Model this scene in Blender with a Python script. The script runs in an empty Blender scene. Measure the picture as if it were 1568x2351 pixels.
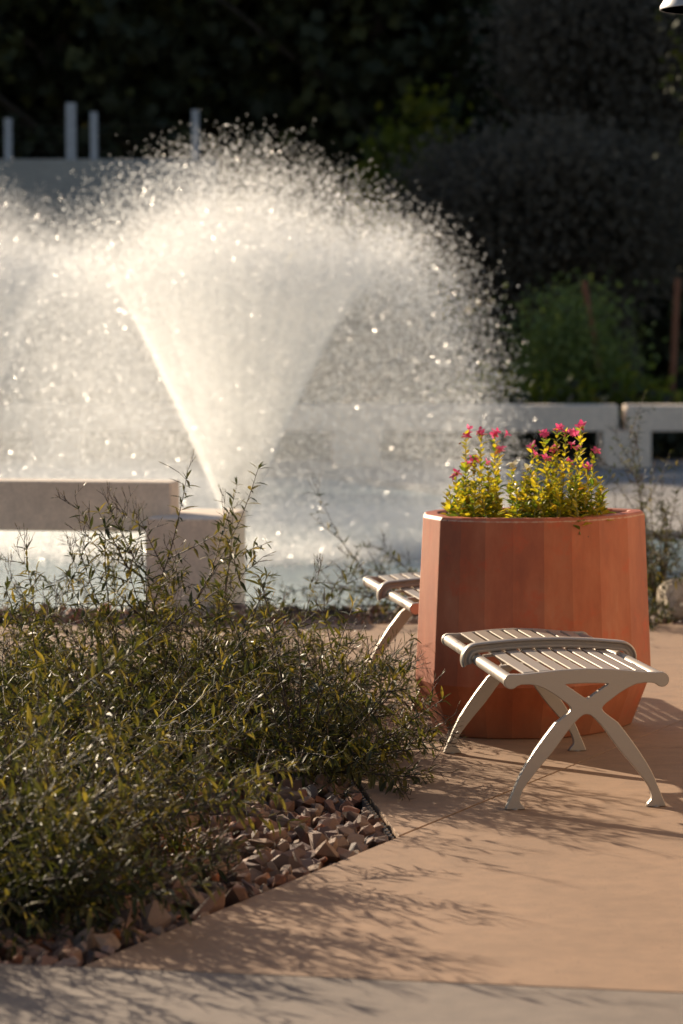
import bpy, bmesh, math, random
import numpy as np
from mathutils import Vector, Matrix
R = math.radians
rng = np.random.default_rng(11)
random.seed(5)
scene = bpy.context.scene
col = scene.collection

# ------------------------------------------------------------------ camera, sky, sun, exposure
FPX, CU, CV, CAM_H, PITCH = 6512.0, 784.0, 1175.5, 1.5, R(3.826)
cam = bpy.data.cameras.new('camera')
cam.sensor_fit = 'HORIZONTAL'; cam.sensor_width = 24.0; cam.lens = 24.0*FPX/1568.0
cam.clip_end = 900; cam.clip_start = .1
cam.dof.use_dof = True; cam.dof.focus_distance = 9.3; cam.dof.aperture_fstop = 3.3
camo = bpy.data.objects.new('camera', cam); col.objects.link(camo)
camo.location = (0, 0, CAM_H); camo.rotation_euler = (R(90)-PITCH, 0, 0)
scene.camera = camo

SUN_EL, SUN_DIR = R(20.0), Vector((-.6, .8, 0))
sun_vec = Vector((SUN_DIR.x*math.cos(SUN_EL), SUN_DIR.y*math.cos(SUN_EL), math.sin(SUN_EL)))
world = bpy.data.worlds.new('World'); scene.world = world; world.use_nodes = True
nt = world.node_tree
sky = nt.nodes.new('ShaderNodeTexSky'); sky.sky_type = 'NISHITA'; sky.sun_disc = False
sky.sun_elevation = SUN_EL; sky.sun_rotation = math.atan2(SUN_DIR.x, SUN_DIR.y)
bg = nt.nodes['Background']; bg.inputs[1].default_value = .062
nt.links.new(sky.outputs[0], bg.inputs[0])
sl = bpy.data.lights.new('sun', 'SUN'); sl.energy = 5.0; sl.angle = R(.5); sl.color = (1, .82, .60)
so = bpy.data.objects.new('sun', sl); col.objects.link(so)
so.rotation_euler = sun_vec.to_track_quat('Z', 'Y').to_euler(); so.location = (-10, 14, 9)

scene.view_settings.view_transform = 'Standard'; scene.view_settings.look = 'None'
scene.view_settings.exposure = .98; scene.view_settings.gamma = 1.0
scene.view_settings.use_curve_mapping = False
scene.render.engine = 'CYCLES'
scene.cycles.use_denoising = True
scene.cycles.max_bounces = 12; scene.cycles.transparent_max_bounces = 24
scene.cycles.diffuse_bounces = 4; scene.cycles.volume_bounces = 8; scene.cycles.caustics_reflective = False; scene.cycles.caustics_refractive = False
scene.cycles.sample_clamp_indirect = 6.0

def at(u, v, Y):
    """world point at ground distance Y seen at pixel (u, v) of the 1568 x 2351 picture"""
    a, b = (u-CU)/FPX, (CV-v)/FPX
    c, s = math.cos(PITCH), math.sin(PITCH)
    dy = c + b*s; t = Y/dy
    return Vector((a*t, Y, CAM_H + t*(-s + b*c)))
def gnd(u, v, z=0.0):
    a, b = (u-CU)/FPX, (CV-v)/FPX
    c, s = math.cos(PITCH), math.sin(PITCH)
    t = (z-CAM_H)/(-s + b*c)
    return Vector((a*t, t*(c+b*s), z))

# ------------------------------------------------------------------ materials
def mat(name):
    m = bpy.data.materials.new(name); m.use_nodes = True
    return m, m.node_tree, m.node_tree.nodes['Principled BSDF']
def node(t, typ, **kw):
    n = t.nodes.new(typ)
    for k, v in kw.items():
        if k.startswith('i_'): n.inputs[int(k[2:])].default_value = v
        else: setattr(n, k, v)
    return n
def noise(t, scale, detail=4, rough=.55, coord='Object', vec=None, stretch=None):
    if vec is None:
        tc = node(t, 'ShaderNodeTexCoord'); vec = tc.outputs[coord]
    if stretch:
        mp = node(t, 'ShaderNodeMapping'); mp.inputs['Scale'].default_value = stretch
        t.links.new(vec, mp.inputs[0]); vec = mp.outputs[0]
    n = node(t, 'ShaderNodeTexNoise'); n.inputs['Scale'].default_value = scale
    n.inputs['Detail'].default_value = detail; n.inputs['Roughness'].default_value = rough
    t.links.new(vec, n.inputs['Vector'])
    return n
def ramp(t, src, stops):
    r = node(t, 'ShaderNodeValToRGB'); e = r.color_ramp.elements
    while len(e) < len(stops): e.new(.5)
    for k, (p, c) in enumerate(stops): e[k].position = p; e[k].color = (*c, 1) if len(c) == 3 else c
    t.links.new(src, r.inputs[0]); return r
def mixc(t, fac, a, b, mode='MIX'):
    n = node(t, 'ShaderNodeMix', data_type='RGBA', blend_type=mode)
    for s, x in ((n.inputs[0], fac), (n.inputs[6], a), (n.inputs[7], b)):
        if hasattr(x, 'links'): t.links.new(x, s)
        elif isinstance(x, (int, float)): s.default_value = x
        else: s.default_value = (*x, 1)
    return n.outputs[2]
def bump(t, p, src, strength, dist):
    b = node(t, 'ShaderNodeBump'); b.inputs['Strength'].default_value = strength; b.inputs['Distance'].default_value = dist
    t.links.new(src, b.inputs['Height']); t.links.new(b.outputs[0], p.inputs['Normal'])

K = .82
def sc3(c, k=K): return tuple(x*k for x in c)
def concrete(name, c1, c2, c3, rough=.85, bscale=260, bstr=.35):
    c1, c2, c3 = sc3(c1), sc3(c2), sc3(c3)
    m, t, p = mat(name)
    n1 = noise(t, 1.3, 6, .6); n2 = noise(t, 14, 5, .65); n3 = noise(t, bscale, 3, .6)
    a = ramp(t, n1.outputs[0], [(.3, c1), (.55, c2), (.75, c3)]).outputs[0]
    b = ramp(t, n2.outputs[0], [(.3, (.82, .82, .82)), (.7, (1.08, 1.07, 1.05))]).outputs[0]
    g = ramp(t, n3.outputs[0], [(.3, (.86, .86, .86)), (.7, (1.1, 1.1, 1.1))]).outputs[0]
    x = mixc(t, 1.0, a, b, 'MULTIPLY'); x = mixc(t, 1.0, x, g, 'MULTIPLY')
    vs = node(t, 'ShaderNodeTexVoronoi'); vs.inputs['Scale'].default_value = 70; tc = node(t, 'ShaderNodeTexCoord'); t.links.new(tc.outputs['Object'], vs.inputs['Vector'])
    sx = node(t, 'ShaderNodeSeparateColor'); t.links.new(vs.outputs['Color'], sx.inputs[0])
    big = ramp(t, sx.outputs[0], [(.86, (0, 0, 0)), (.9, (1, 1, 1))]).outputs[0]; near = ramp(t, vs.outputs['Distance'], [(.12, (1, 1, 1)), (.25, (0, 0, 0))]).outputs[0]
    x = mixc(t, mixc(t, 1.0, big, near, 'MULTIPLY'), x, tuple(q*.55 for q in c1))
    n5 = noise(t, .55, 5, .65); x = mixc(t, .8, x, ramp(t, n5.outputs[0], [(.35, (.86, .85, .84)), (.6, (1.06, 1.05, 1.04))]).outputs[0], 'MULTIPLY')
    t.links.new(x, p.inputs['Base Color']); p.inputs['Roughness'].default_value = rough
    bump(t, p, n3.outputs[0], bstr, .002)
    return m
M = {}
M['tan'] = concrete('tan_concrete', (.30, .184, .11), (.35, .217, .132), (.385, .243, .15), .78)
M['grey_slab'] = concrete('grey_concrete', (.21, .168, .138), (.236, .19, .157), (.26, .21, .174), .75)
M['far_slab'] = concrete('pale_concrete', (.30, .28, .27), (.33, .31, .30), (.36, .33, .32), .8, 60)
M['wall'] = concrete('painted_masonry', (.88, .75, .63), (.90, .77, .65), (.92, .79, .665), .85, 60, .15)
M['stucco'] = concrete('stucco', (.80, .64, .49), (.84, .68, .53), (.87, .71, .56), .9, 60, .3)
M['earth'] = concrete('dry_earth', (.16, .115, .08), (.22, .155, .11), (.26, .19, .13), .95, 40, .6)
M['soil'] = concrete('dark_soil', (.05, .035, .025), (.08, .055, .04), (.11, .08, .055), .95, 90, .8)

def planter_mat():
    m, t, p = mat('terracotta_concrete')
    n1 = noise(t, 3.2, 6, .65, stretch=(1, 1, .55)); n2 = noise(t, 22, 6, .68, stretch=(1, 1, .22)); n3 = noise(t, 380, 3, .6)
    n4 = noise(t, 9, 6, .7)
    a = ramp(t, n1.outputs[0], [(.3, (.27, .060, .023)), (.46, (.37, .092, .034)), (.6, (.42, .128, .057)), (.74, (.44, .19, .115))]).outputs[0]
    b = ramp(t, n2.outputs[0], [(.3, (.80, .77, .74)), (.68, (1.08, 1.08, 1.08))]).outputs[0]
    x = mixc(t, .8, a, b, 'MULTIPLY')
    f = ramp(t, n4.outputs[0], [(.54, (0, 0, 0)), (.68, (.9, .9, .9))]).outputs[0]
    x = mixc(t, f, x, (.44, .072, .019))
    # pale dust and chips along the worn arris under the rim
    tz = node(t, 'ShaderNodeTexCoord'); sp = node(t, 'ShaderNodeSeparateXYZ'); t.links.new(tz.outputs['Object'], sp.inputs[0])
    d = node(t, 'ShaderNodeMath', operation='SUBTRACT'); t.links.new(sp.outputs['Z'], d.inputs[0]); d.inputs[1].default_value = .7885
    d2 = node(t, 'ShaderNodeMath', operation='ABSOLUTE'); t.links.new(d.outputs[0], d2.inputs[0])
    nr = noise(t, 60, 4, .7); sc_ = node(t, 'ShaderNodeMath', operation='MULTIPLY_ADD'); t.links.new(nr.outputs[0], sc_.inputs[0]); sc_.inputs[1].default_value = -.012; t.links.new(d2.outputs[0], sc_.inputs[2])
    e = ramp(t, sc_.outputs[0], [(0, (.9, .9, .9)), (.0005, (0, 0, 0))]).outputs[0]
    mr = node(t, 'ShaderNodeMapRange'); t.links.new(sc_.outputs[0], mr.inputs[0]); mr.inputs[1].default_value = -.0058; mr.inputs[2].default_value = -.0025; mr.inputs[3].default_value = .75; mr.inputs[4].default_value = 0
    x = mixc(t, mr.outputs[0], x, (.50, .33, .22))
    vo = node(t, 'ShaderNodeTexVoronoi'); vo.inputs['Scale'].default_value = 17
    tc = node(t, 'ShaderNodeTexCoord'); t.links.new(tc.outputs['Object'], vo.inputs['Vector'])
    pit = ramp(t, vo.outputs['Distance'], [(.035, (1, 1, 1)), (.06, (0, 0, 0))]).outputs[0]
    wn = node(t, 'ShaderNodeTexNoise'); wn.inputs['Scale'].default_value = 5
    t.links.new(tc.outputs['Object'], wn.inputs['Vector'])
    keep = ramp(t, wn.outputs[0], [(.53, (0, 0, 0)), (.56, (1, 1, 1))]).outputs[0]
    pit = mixc(t, 1.0, pit, keep, 'MULTIPLY')
    x = mixc(t, pit, x, (.09, .04, .025))
    # splashed soil round the foot
    ns = noise(t, 7, 6, .7, stretch=(1, 1, .5)); hz = node(t, 'ShaderNodeMath', operation='MULTIPLY_ADD'); t.links.new(ns.outputs[0], hz.inputs[0]); hz.inputs[1].default_value = -.22; t.links.new(sp.outputs['Z'], hz.inputs[2])
    gr = node(t, 'ShaderNodeMapRange'); t.links.new(hz.outputs[0], gr.inputs[0]); gr.inputs[1].default_value = -.09; gr.inputs[2].default_value = .03; gr.inputs[3].default_value = .55; gr.inputs[4].default_value = 0
    x = mixc(t, gr.outputs[0], x, (.20, .095, .055))
    t.links.new(x, p.inputs['Base Color']); p.inputs['Roughness'].default_value = .55
    bump(t, p, n3.outputs[0], .2, .001)
    return m
M['planter'] = planter_mat()
def metal_paint():
    m, t, p = mat('champagne_metal_paint')
    n = noise(t, 900, 2, .5)
    c = ramp(t, n.outputs[0], [(.3, (.36, .31, .262)), (.7, (.415, .36, .305))]).outputs[0]
    t.links.new(c, p.inputs['Base Color']); p.inputs['Metallic'].default_value = .35; p.inputs['Roughness'].default_value = .38
    bump(t, p, n.outputs[0], .05, .0005)
    return m
M['metal'] = metal_paint()
def simple(name, c, rough=.6, metallic=0, nscale=30, var=.25):
    m, t, p = mat(name)
    c = sc3(c); n = noise(t, nscale, 4, .6)
    lo = tuple(x*(1-var) for x in c); hi = tuple(min(1, x*(1+var)) for x in c)
    t.links.new(ramp(t, n.outputs[0], [(.3, lo), (.7, hi)]).outputs[0], p.inputs['Base Color'])
    p.inputs['Roughness'].default_value = rough; p.inputs['Metallic'].default_value = metallic
    return m
M['steel'] = simple('galvanised_edging', (.30, .28, .26), .4, .7)
M['glide'] = simple('grey_plastic_glide', (.35, .33, .31), .5)
M['grey_post'] = simple('grey_painted_post', (.42, .42, .45), .5)
M['rust'] = simple('rust_brown_stake', (.24, .09, .045), .8)
M['bark'] = simple('dark_bark', (.06, .042, .03), .9)
M['rock_pale'] = simple('pale_sandstone', (.52, .42, .31), .85, 0, 14)
M['shade'] = simple('lamp_enamel', (.36, .36, .37), .35, .3)
M['lamp_in'] = simple('lamp_inside', (.5, .4, .3), .5)
M['grey_wall'] = concrete('grey_stucco', (.40, .38, .36), (.43, .41, .385), (.45, .43, .40), .9, 30, .2)

def leafmat(name, stops, rough=.38, trans=.35, tcol=1.7, spec=.5, tb=.45):
    """thin leaf: colour per leaf from the attribute 'var', light passes through it"""
    m, t, p = mat(name)
    if not name.startswith(('vinca', 'pink', 'white', 'young')): stops = [(q, sc3(c_)) for q, c_ in stops]
    a = node(t, 'ShaderNodeAttribute', attribute_name='var')
    oi = node(t, 'ShaderNodeObjectInfo')
    s = node(t, 'ShaderNodeMath', operation='ADD'); t.links.new(a.outputs['Fac'], s.inputs[0])
    h = node(t, 'ShaderNodeMath', operation='MULTIPLY'); t.links.new(oi.outputs['Random'], h.inputs[0]); h.inputs[1].default_value = .999
    t.links.new(h.outputs[0], s.inputs[1])
    f = node(t, 'ShaderNodeMath', operation='FRACT'); t.links.new(s.outputs[0], f.inputs[0])
    c = ramp(t, f.outputs[0], stops).outputs[0]
    t.links.new(c, p.inputs['Base Color']); p.inputs['Roughness'].default_value = rough
    p.inputs['Specular IOR Level'].default_value = spec
    tr = node(t, 'ShaderNodeBsdfTranslucent')
    t.links.new(mixc(t, 1.0, c, (tcol, tcol*.95, tcol*tb), 'MULTIPLY'), tr.inputs[0])
    mx = node(t, 'ShaderNodeMixShader'); mx.inputs[0].default_value = trans
    t.links.new(p.outputs[0], mx.inputs[1]); t.links.new(tr.outputs[0], mx.inputs[2])
    t.links.new(mx.outputs[0], t.nodes['Material Output'].inputs[0])
    return m
M['leaf'] = leafmat('shrub_leaf', [(0, (.028, .035, .013)), (.45, (.048, .055, .018)), (.75, (.084, .083, .024)), (1, (.19, .15, .04))], .5, .35, 2.1, .32)
M['pod'] = leafmat('seed_pod', [(0, (.10, .10, .035)), (.5, (.16, .14, .05)), (1, (.24, .15, .06))], .4, .4, 1.8)
M['twig'] = simple('reddish_twig', (.058, .034, .024), .7, 0, 60)
M['vinca_leaf'] = leafmat('vinca_leaf', [(0, (.06, .12, .025)), (.25, (.20, .24, .03)), (.5, (.38, .34, .03)), (.94, (.50, .40, .035)), (1, (.26, .10, .03))], .35, .52, 1.5)
M['vinca_stem'] = simple('vinca_stem', (.30, .25, .06), .5)
M['petal'] = leafmat('pink_petal', [(0, (.60, .045, .15)), (.5, (.68, .09, .22)), (1, (.76, .19, .31))], .5, .42, 1.15, .4, 1.1)
M['white_petal'] = leafmat('white_petal', [(0, (.75, .72, .62)), (1, (.82, .8, .7))], .5, .4, 1.1)
M['dry'] = leafmat('dried_bloom', [(0, (.20, .07, .04)), (1, (.30, .13, .06))], .8, .3, 1.3)
M['tree_dark'] = leafmat('dark_evergreen_leaf', [(0, (.03, .032, .018)), (.7, (.05, .054, .026)), (1, (.10, .10, .032))], .6, .12, 2.0, .2)
M['tree_grey'] = leafmat('grey_green_leaf', [(0, (.16, .14, .115)), (.7, (.185, .16, .132)), (1, (.21, .182, .15))], .8, .5, 1.0, .05, .8)
M['tree_lit'] = leafmat('yellow_green_leaf', [(0, (.09, .12, .02)), (.7, (.16, .18, .03)), (1, (.24, .21, .035))], .5, .5, 2.4, .3)
M['tree_side'] = leafmat('dark_green_leaf', [(0, (.03, .04, .012)), (1, (.05, .06, .018))], .7, .08, 1.4, .1)
M['young'] = leafmat('young_tree_leaf', [(0, (.11, .15, .055)), (.6, (.15, .19, .068)), (1, (.21, .235, .075))], .5, .42, 1.9, .3)

def stone_mat():
    m, t, p = mat('broken_granite')
    a = node(t, 'ShaderNodeAttribute', attribute_name='var'); oi = node(t, 'ShaderNodeObjectInfo')
    s = node(t, 'ShaderNodeMath', operation='ADD'); t.links.new(a.outputs['Fac'], s.inputs[0]); t.links.new(oi.outputs['Random'], s.inputs[1])
    f = node(t, 'ShaderNodeMath', operation='FRACT'); t.links.new(s.outputs[0], f.inputs[0])
    c = ramp(t, f.outputs[0], [(0, (.17, .085, .062)), (.25, (.27, .15, .098)), (.45, (.19, .13, .112)), (.65, (.28, .175, .112)), (.85, (.15, .118, .11)), (.97, (.38, .12, .04)), (1, (.32, .225, .145))]).outputs[0]
    tc = node(t, 'ShaderNodeTexCoord')
    n = noise(t, 45, 6, .7, vec=tc.outputs['Object']); n2 = noise(t, 240, 4, .6, vec=tc.outputs['Object'])
    g = ramp(t, n.outputs[0], [(.3, (.62, .58, .56)), (.5, (1, 1, 1)), (.72, (1.3, 1.22, 1.12))]).outputs[0]
    x = mixc(t, 1.0, c, g, 'MULTIPLY')
    t.links.new(x, p.inputs['Base Color']); p.inputs['Roughness'].default_value = .72
    bump(t, p, n2.outputs[0], .6, .004)
    return m
M['stone'] = stone_mat()

def water_mat():
    m, t, p = mat('pool_water')
    p.inputs['Base Color'].default_value = (.34, .43, .44, 1); p.inputs['Roughness'].default_value = .16
    p.inputs['IOR'].default_value = 1.33
    n = noise(t, 3.0, 5, .6); n2 = noise(t, 16, 3, .6)
    ad = node(t, 'ShaderNodeMath', operation='ADD'); t.links.new(n.outputs[0], ad.inputs[0]); t.links.new(n2.outputs[0], ad.inputs[1])
    bump(t, p, ad.outputs[0], .7, .08)
    return m
M['water'] = water_mat()
def drop_mat():
    m = bpy.data.materials.new('water_drops'); m.use_nodes = True; t = m.node_tree
    t.nodes.clear()
    out = node(t, 'ShaderNodeOutputMaterial')
    tr = node(t, 'ShaderNodeBsdfTranslucent'); tr.inputs[0].default_value = (.97, .97, .97, 1)
    gl = node(t, 'ShaderNodeBsdfGlossy'); gl.inputs[0].default_value = (.95, .95, .95, 1); gl.inputs['Roughness'].default_value = .25
    tp = node(t, 'ShaderNodeBsdfTransparent')
    m1 = node(t, 'ShaderNodeMixShader'); m1.inputs[0].default_value = .2
    t.links.new(tr.outputs[0], m1.inputs[1]); t.links.new(gl.outputs[0], m1.inputs[2])
    m2 = node(t, 'ShaderNodeMixShader'); m2.inputs[0].default_value = .78
    t.links.new(tp.outputs[0], m2.inputs[1]); t.links.new(m1.outputs[0], m2.inputs[2])
    t.links.new(m2.outputs[0], out.inputs[0])
    return m
M['drop'] = drop_mat()

# ------------------------------------------------------------------ helpers
def link(o, parent=None):
    col.objects.link(o)
    if parent is not None: o.parent = parent
    return o
def tag(o, label=None, cat=None, group=None, kind=None):
    if label: o['label'] = label
    if cat: o['category'] = cat
    if group: o['group'] = group
    if kind: o['kind'] = kind
    return o
def empty(name, loc=(0, 0, 0), rz=0):
    o = bpy.data.objects.new(name, None); o.location = loc; o.rotation_euler = (0, 0, rz); o.empty_display_size = .1
    return link(o)
def from_bm(name, bm, m, parent=None, smooth=False):
    me = bpy.data.meshes.new(name); bmesh.ops.recalc_face_normals(bm, faces=bm.faces); bm.to_mesh(me); bm.free()
    me.materials.append(m)
    if smooth: me.polygons.foreach_set('use_smooth', [True]*len(me.polygons))
    return link(bpy.data.objects.new(name, me), parent)
def from_np(name, V, F, m, parent=None, var=None, smooth=False):
    """V (n,3), F (m,k) all faces of k corners"""
    me = bpy.data.meshes.new(name); V = np.ascontiguousarray(V, dtype=np.float32); F = np.ascontiguousarray(F, dtype=np.int32)
    k = F.shape[1]
    me.vertices.add(len(V)); me.vertices.foreach_set('co', V.ravel())
    me.loops.add(F.size); me.loops.foreach_set('vertex_index', F.ravel())
    me.polygons.add(len(F)); me.polygons.foreach_set('loop_start', np.arange(0, F.size, k, dtype=np.int32))
    me.polygons.foreach_set('loop_total', np.full(len(F), k, dtype=np.int32))
    me.polygons.foreach_set('use_smooth', np.full(len(F), smooth))
    if var is not None:
        at_ = me.attributes.new('var', 'FLOAT', 'POINT'); at_.data.foreach_set('value', np.ascontiguousarray(var, dtype=np.float32))
    me.update(); me.validate()
    me.materials.append(m)
    return link(bpy.data.objects.new(name, me), parent)
def bevel(o, w, seg=2):
    b = o.modifiers.new('bevel', 'BEVEL'); b.width = w; b.segments = seg; b.limit_method = 'ANGLE'; b.angle_limit = R(25)
    return o
def bm_box(bm, x0, x1, y0, y1, z0, z1, mtx=None):
    v = [bm.verts.new(Vector(c)) for c in ((x0, y0, z0), (x1, y0, z0), (x1, y1, z0), (x0, y1, z0), (x0, y0, z1), (x1, y0, z1), (x1, y1, z1), (x0, y1, z1))]
    if mtx is not None:
        for q in v: q.co = mtx @ q.co
    for f in ((0, 3, 2, 1), (4, 5, 6, 7), (0, 1, 5, 4), (1, 2, 6, 5), (2, 3, 7, 6), (3, 0, 4, 7)): bm.faces.new([v[i] for i in f])
def box(name, x0, x1, y0, y1, z0, z1, m, parent=None, bv=.006):
    bm = bmesh.new(); bm_box(bm, x0, x1, y0, y1, z0, z1)
    o = from_bm(name, bm, m, parent)
    return bevel(o, bv) if bv else o
def prism(name, pts, z0, z1, m, parent=None, bv=0):
    bm = bmesh.new(); lo = [bm.verts.new((x, y, z0)) for x, y in pts]; hi = [bm.verts.new((x, y, z1)) for x, y in pts]
    n = len(pts); bm.faces.new(hi); bm.faces.new(lo[::-1])
    for i in range(n): bm.faces.new((lo[i], lo[(i+1) % n], hi[(i+1) % n], hi[i]))
    o = from_bm(name, bm, m, parent)
    return bevel(o, bv, 2) if bv else o
def tube_np(P0, P1, r0, r1, k=4):
    """prisms along segments, vectorised"""
    P0, P1, r0, r1 = map(np.asarray, (P0, P1, r0, r1))
    d = P1-P0; L = np.linalg.norm(d, axis=1, keepdims=True)+1e-9; d = d/L
    ref = np.where(np.abs(d[:, 2:3]) < .9, np.array([[0, 0, 1.]]), np.array([[1., 0, 0]]))
    a = np.cross(d, ref); a /= np.linalg.norm(a, axis=1, keepdims=True)+1e-9; b = np.cross(d, a)
    ang = np.arange(k)*2*np.pi/k
    ring = a[:, None, :]*np.cos(ang)[None, :, None] + b[:, None, :]*np.sin(ang)[None, :, None]
    V = np.concatenate([P0[:, None]+ring*r0[:, None, None], P1[:, None]+ring*r1[:, None, None]], 1).reshape(-1, 3)
    base = np.arange(len(P0))[:, None]*2*k; i = np.arange(k); j = (i+1) % k
    F = np.stack([base+i, base+j, base+j+k, base+i+k], -1).reshape(-1, 4)
    return V, F
def lathe(name, prof, m, parent=None, seg=32, smooth=True):
    bm = bmesh.new(); rings = []
    for r, z in prof: rings.append([bm.verts.new((r*math.cos(2*math.pi*i/seg), r*math.sin(2*math.pi*i/seg), z)) for i in range(seg)])
    for a, b in zip(rings, rings[1:]):
        for i in range(seg): bm.faces.new((a[i], a[(i+1) % seg], b[(i+1) % seg], b[i]))
    bm.faces.new(rings[0][::-1]); bm.faces.new(rings[-1])
    o = from_bm(name, bm, m, parent, smooth)
    if smooth: o.modifiers.new('edge', 'EDGE_SPLIT').split_angle = R(42)
    return o
def sweep(bm, path, prof, closed_prof=True):
    """prof points (across, normal) swept on path of (pos, across dir, normal dir)"""
    rings = [[bm.verts.new(p + a*q[0] + n*q[1]) for q in prof] for p, a, n in path]
    k = len(prof)
    for A, B in zip(rings, rings[1:]):
        for i in range(k): bm.faces.new((A[i], A[(i+1) % k], B[(i+1) % k], B[i]))
    bm.faces.new(rings[0][::-1]); bm.faces.new(rings[-1])
def catmull(pts, n=6, closed=True):
    P = [Vector(p) for p in pts]; out = []; N = len(P)
    for i in range(N if closed else N-1):
        g = (lambda k: P[k % N]) if closed else (lambda k: P[max(0, min(N-1, k))])
        p0, p1, p2, p3 = g(i-1), g(i), g(i+1), g(i+2)
        for k in range(n):
            t = k/n
            out.append(.5*((2*p1)+(p2-p0)*t+(2*p0-5*p1+4*p2-p3)*t*t+(3*p1-p0-3*p2+p3)*t**3))
    if not closed: out.append(P[-1])
    return out

# ------------------------------------------------------------------ ground, pavement, pool
g = prism('ground', [(-160, -20), (160, -20), (160, 320), (-160, 320)], -1.2, -.9, M['earth']); tag(g, kind='structure')
J0, J1p = gnd(764, 2244), gnd(1568, 2279)                 # the joint across the bottom of the picture
def joint_y(x): return J0.y + (x-J0.x)*(J1p.y-J0.y)/(J1p.x-J0.x)
TIP = gnd(917, 1920); LOW = gnd(197, 2198); EDGE = gnd(845, 1823)
LOWX = LOW.x; LOWY = joint_y(LOWX)
ld = Vector((TIP.x-LOWX, TIP.y-LOWY)); ld.normalize()
def on_line(y): return (TIP.x + ld.x/ld.y*(y-TIP.y), y)
ed = Vector((EDGE.x-TIP.x, EDGE.y-TIP.y)); ed.normalize()
def on_edge(y): return (TIP.x + ed.x/ed.y*(y-TIP.y), y)
G = .0022; TOP_Y = 14.05
pav = empty('pavement'); tag(pav, kind='structure')
nx, ny = ld.y*G, -ld.x*G
XJ = on_line(9.93)
# slab right of the long joint, cut once across
prism('slab', [(LOWX+nx, joint_y(LOWX)+.004), (7.5, joint_y(7.5)+.004), (7.5, 10.3-G), (XJ[0]+nx, XJ[1]-G)], -.12, 0, M['tan'], pav, .0015)
a = on_line(TOP_Y)
prism('slab', [(XJ[0]+nx, XJ[1]+G), (7.5, 10.3+G), (7.5, TOP_Y), (a[0]+nx, a[1])], -.12, 0, M['tan'], pav, .0015)
# slab between the planting bed and the joint
b = on_edge(12.3)
prism('slab', [(TIP.x-nx, TIP.y-ny+.01), (XJ[0]-nx, XJ[1]), (a[0]-nx, a[1]), (-7, TOP_Y), (-7, 12.3), b], -.12, 0, M['tan'], pav, .0015)
wk = empty('walkway'); tag(wk, kind='structure')
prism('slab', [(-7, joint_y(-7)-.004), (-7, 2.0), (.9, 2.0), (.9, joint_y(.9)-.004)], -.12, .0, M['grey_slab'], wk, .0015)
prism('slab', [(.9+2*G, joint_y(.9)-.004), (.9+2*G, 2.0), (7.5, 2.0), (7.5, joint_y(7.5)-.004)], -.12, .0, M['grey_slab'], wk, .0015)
# bed
bed = prism('planting_bed', [(-7, joint_y(-7)), (LOWX, LOWY), (TIP.x, TIP.y), on_edge(12.3), (-7, 12.3)], -.14, -.075, M['soil']); tag(bed, kind='structure')
# corrugated steel edging along the bed
def edging():
    bm = bmesh.new(); pts = []
    p0, d = Vector((TIP.x-.012, TIP.y-.03, 0)), Vector((ed.x, ed.y, 0)); nrm = Vector((ed.y, -ed.x, 0))
    n = 520
    for i in range(n):
        s = i*.008; pts.append(p0 + d*s + nrm*(.006*math.sin(s*2*math.pi/.045)) - nrm*.012)
    for k, (dz0, dz1, off) in enumerate(((-.07, .002, 0),)):
        rows = []
        for q in pts:
            rows.append([bm.verts.new(q+Vector((0, 0, dz0))), bm.verts.new(q+Vector((0, 0, dz1))), bm.verts.new(q+nrm*.003+Vector((0, 0, dz1))), bm.verts.new(q+nrm*.003+Vector((0, 0, dz0)))])
        for A, B in zip(rows, rows[1:]):
            for i in range(4): bm.faces.new((A[i], A[(i+1) % 4], B[(i+1) % 4], B[i]))
        bm.faces.new(rows[0]); bm.faces.new(rows[-1][::-1])
    o = from_bm('steel_edging', bm, M['steel'])
    tag(o, 'wavy corrugated steel edging strip between the gravel bed and the tan pavement', 'garden edging')
edging()
# gravel strip along the pool and the pool itself
strip = prism('gravel_strip', [(-8, TOP_Y), (8, TOP_Y), (8, 14.95), (-8, 14.95)], -.14, -.05, M['soil']); tag(strip, kind='structure')
water = prism('pool_water', [(-14, 14.95), (9, 14.95), (9, 28.5), (-14, 28.5)], -.35, -.06, M['water']); tag(water, kind='structure')
far = prism('far_pavement', [(-20, 28.5), (-.2, 28.5), (.9, 25.6), (1.75, 20.4), (16, 20.4), (16, 30.6), (-20, 30.6)], -.3, 0, M['far_slab']); tag(far, kind='structure')
far = prism('dry_ground', [(-60, 30.6), (60, 30.6), (60, 260), (-60, 260)], -.3, 0, M['earth']); tag(far, kind='structure')

# ------------------------------------------------------------------ stones
def stone_mesh(i, seed):
    r = random.Random(seed); bm = bmesh.new()
    sx, sy, sz = r.uniform(.8, 1.25), r.uniform(.6, 1.0), r.uniform(.45, .75)
    for _ in range(13):
        v = Vector((r.gauss(0, 1), r.gauss(0, 1), r.gauss(0, 1))).normalized()
        v = Vector([math.copysign(abs(c)**.72, c) for c in v])
        bm.verts.new((v.x*sx*.5*r.uniform(.85, 1.1), v.y*sy*.5*r.uniform(.85, 1.1), v.z*sz*.5*r.uniform(.8, 1.1)))
    bmesh.ops.convex_hull(bm, input=bm.verts)
    for v in [v for v in bm.verts if not v.link_faces]: bm.verts.remove(v)
    bmesh.ops.triangulate(bm, faces=bm.faces)
    bmesh.ops.recalc_face_normals(bm, faces=bm.faces)
    me = bpy.data.meshes.new('stone'); bm.to_mesh(me); bm.free(); me.materials.append(M['stone'])
    return me
SM = [stone_mesh(i, 40+i) for i in range(12)]
SV = []
for me in SM:
    v = np.zeros(len(me.vertices)*3, np.float32); me.vertices.foreach_get('co', v)
    f = np.array([p.vertices[:] for p in me.polygons], np.int32); SV.append((v.reshape(-1, 3), f))
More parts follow.
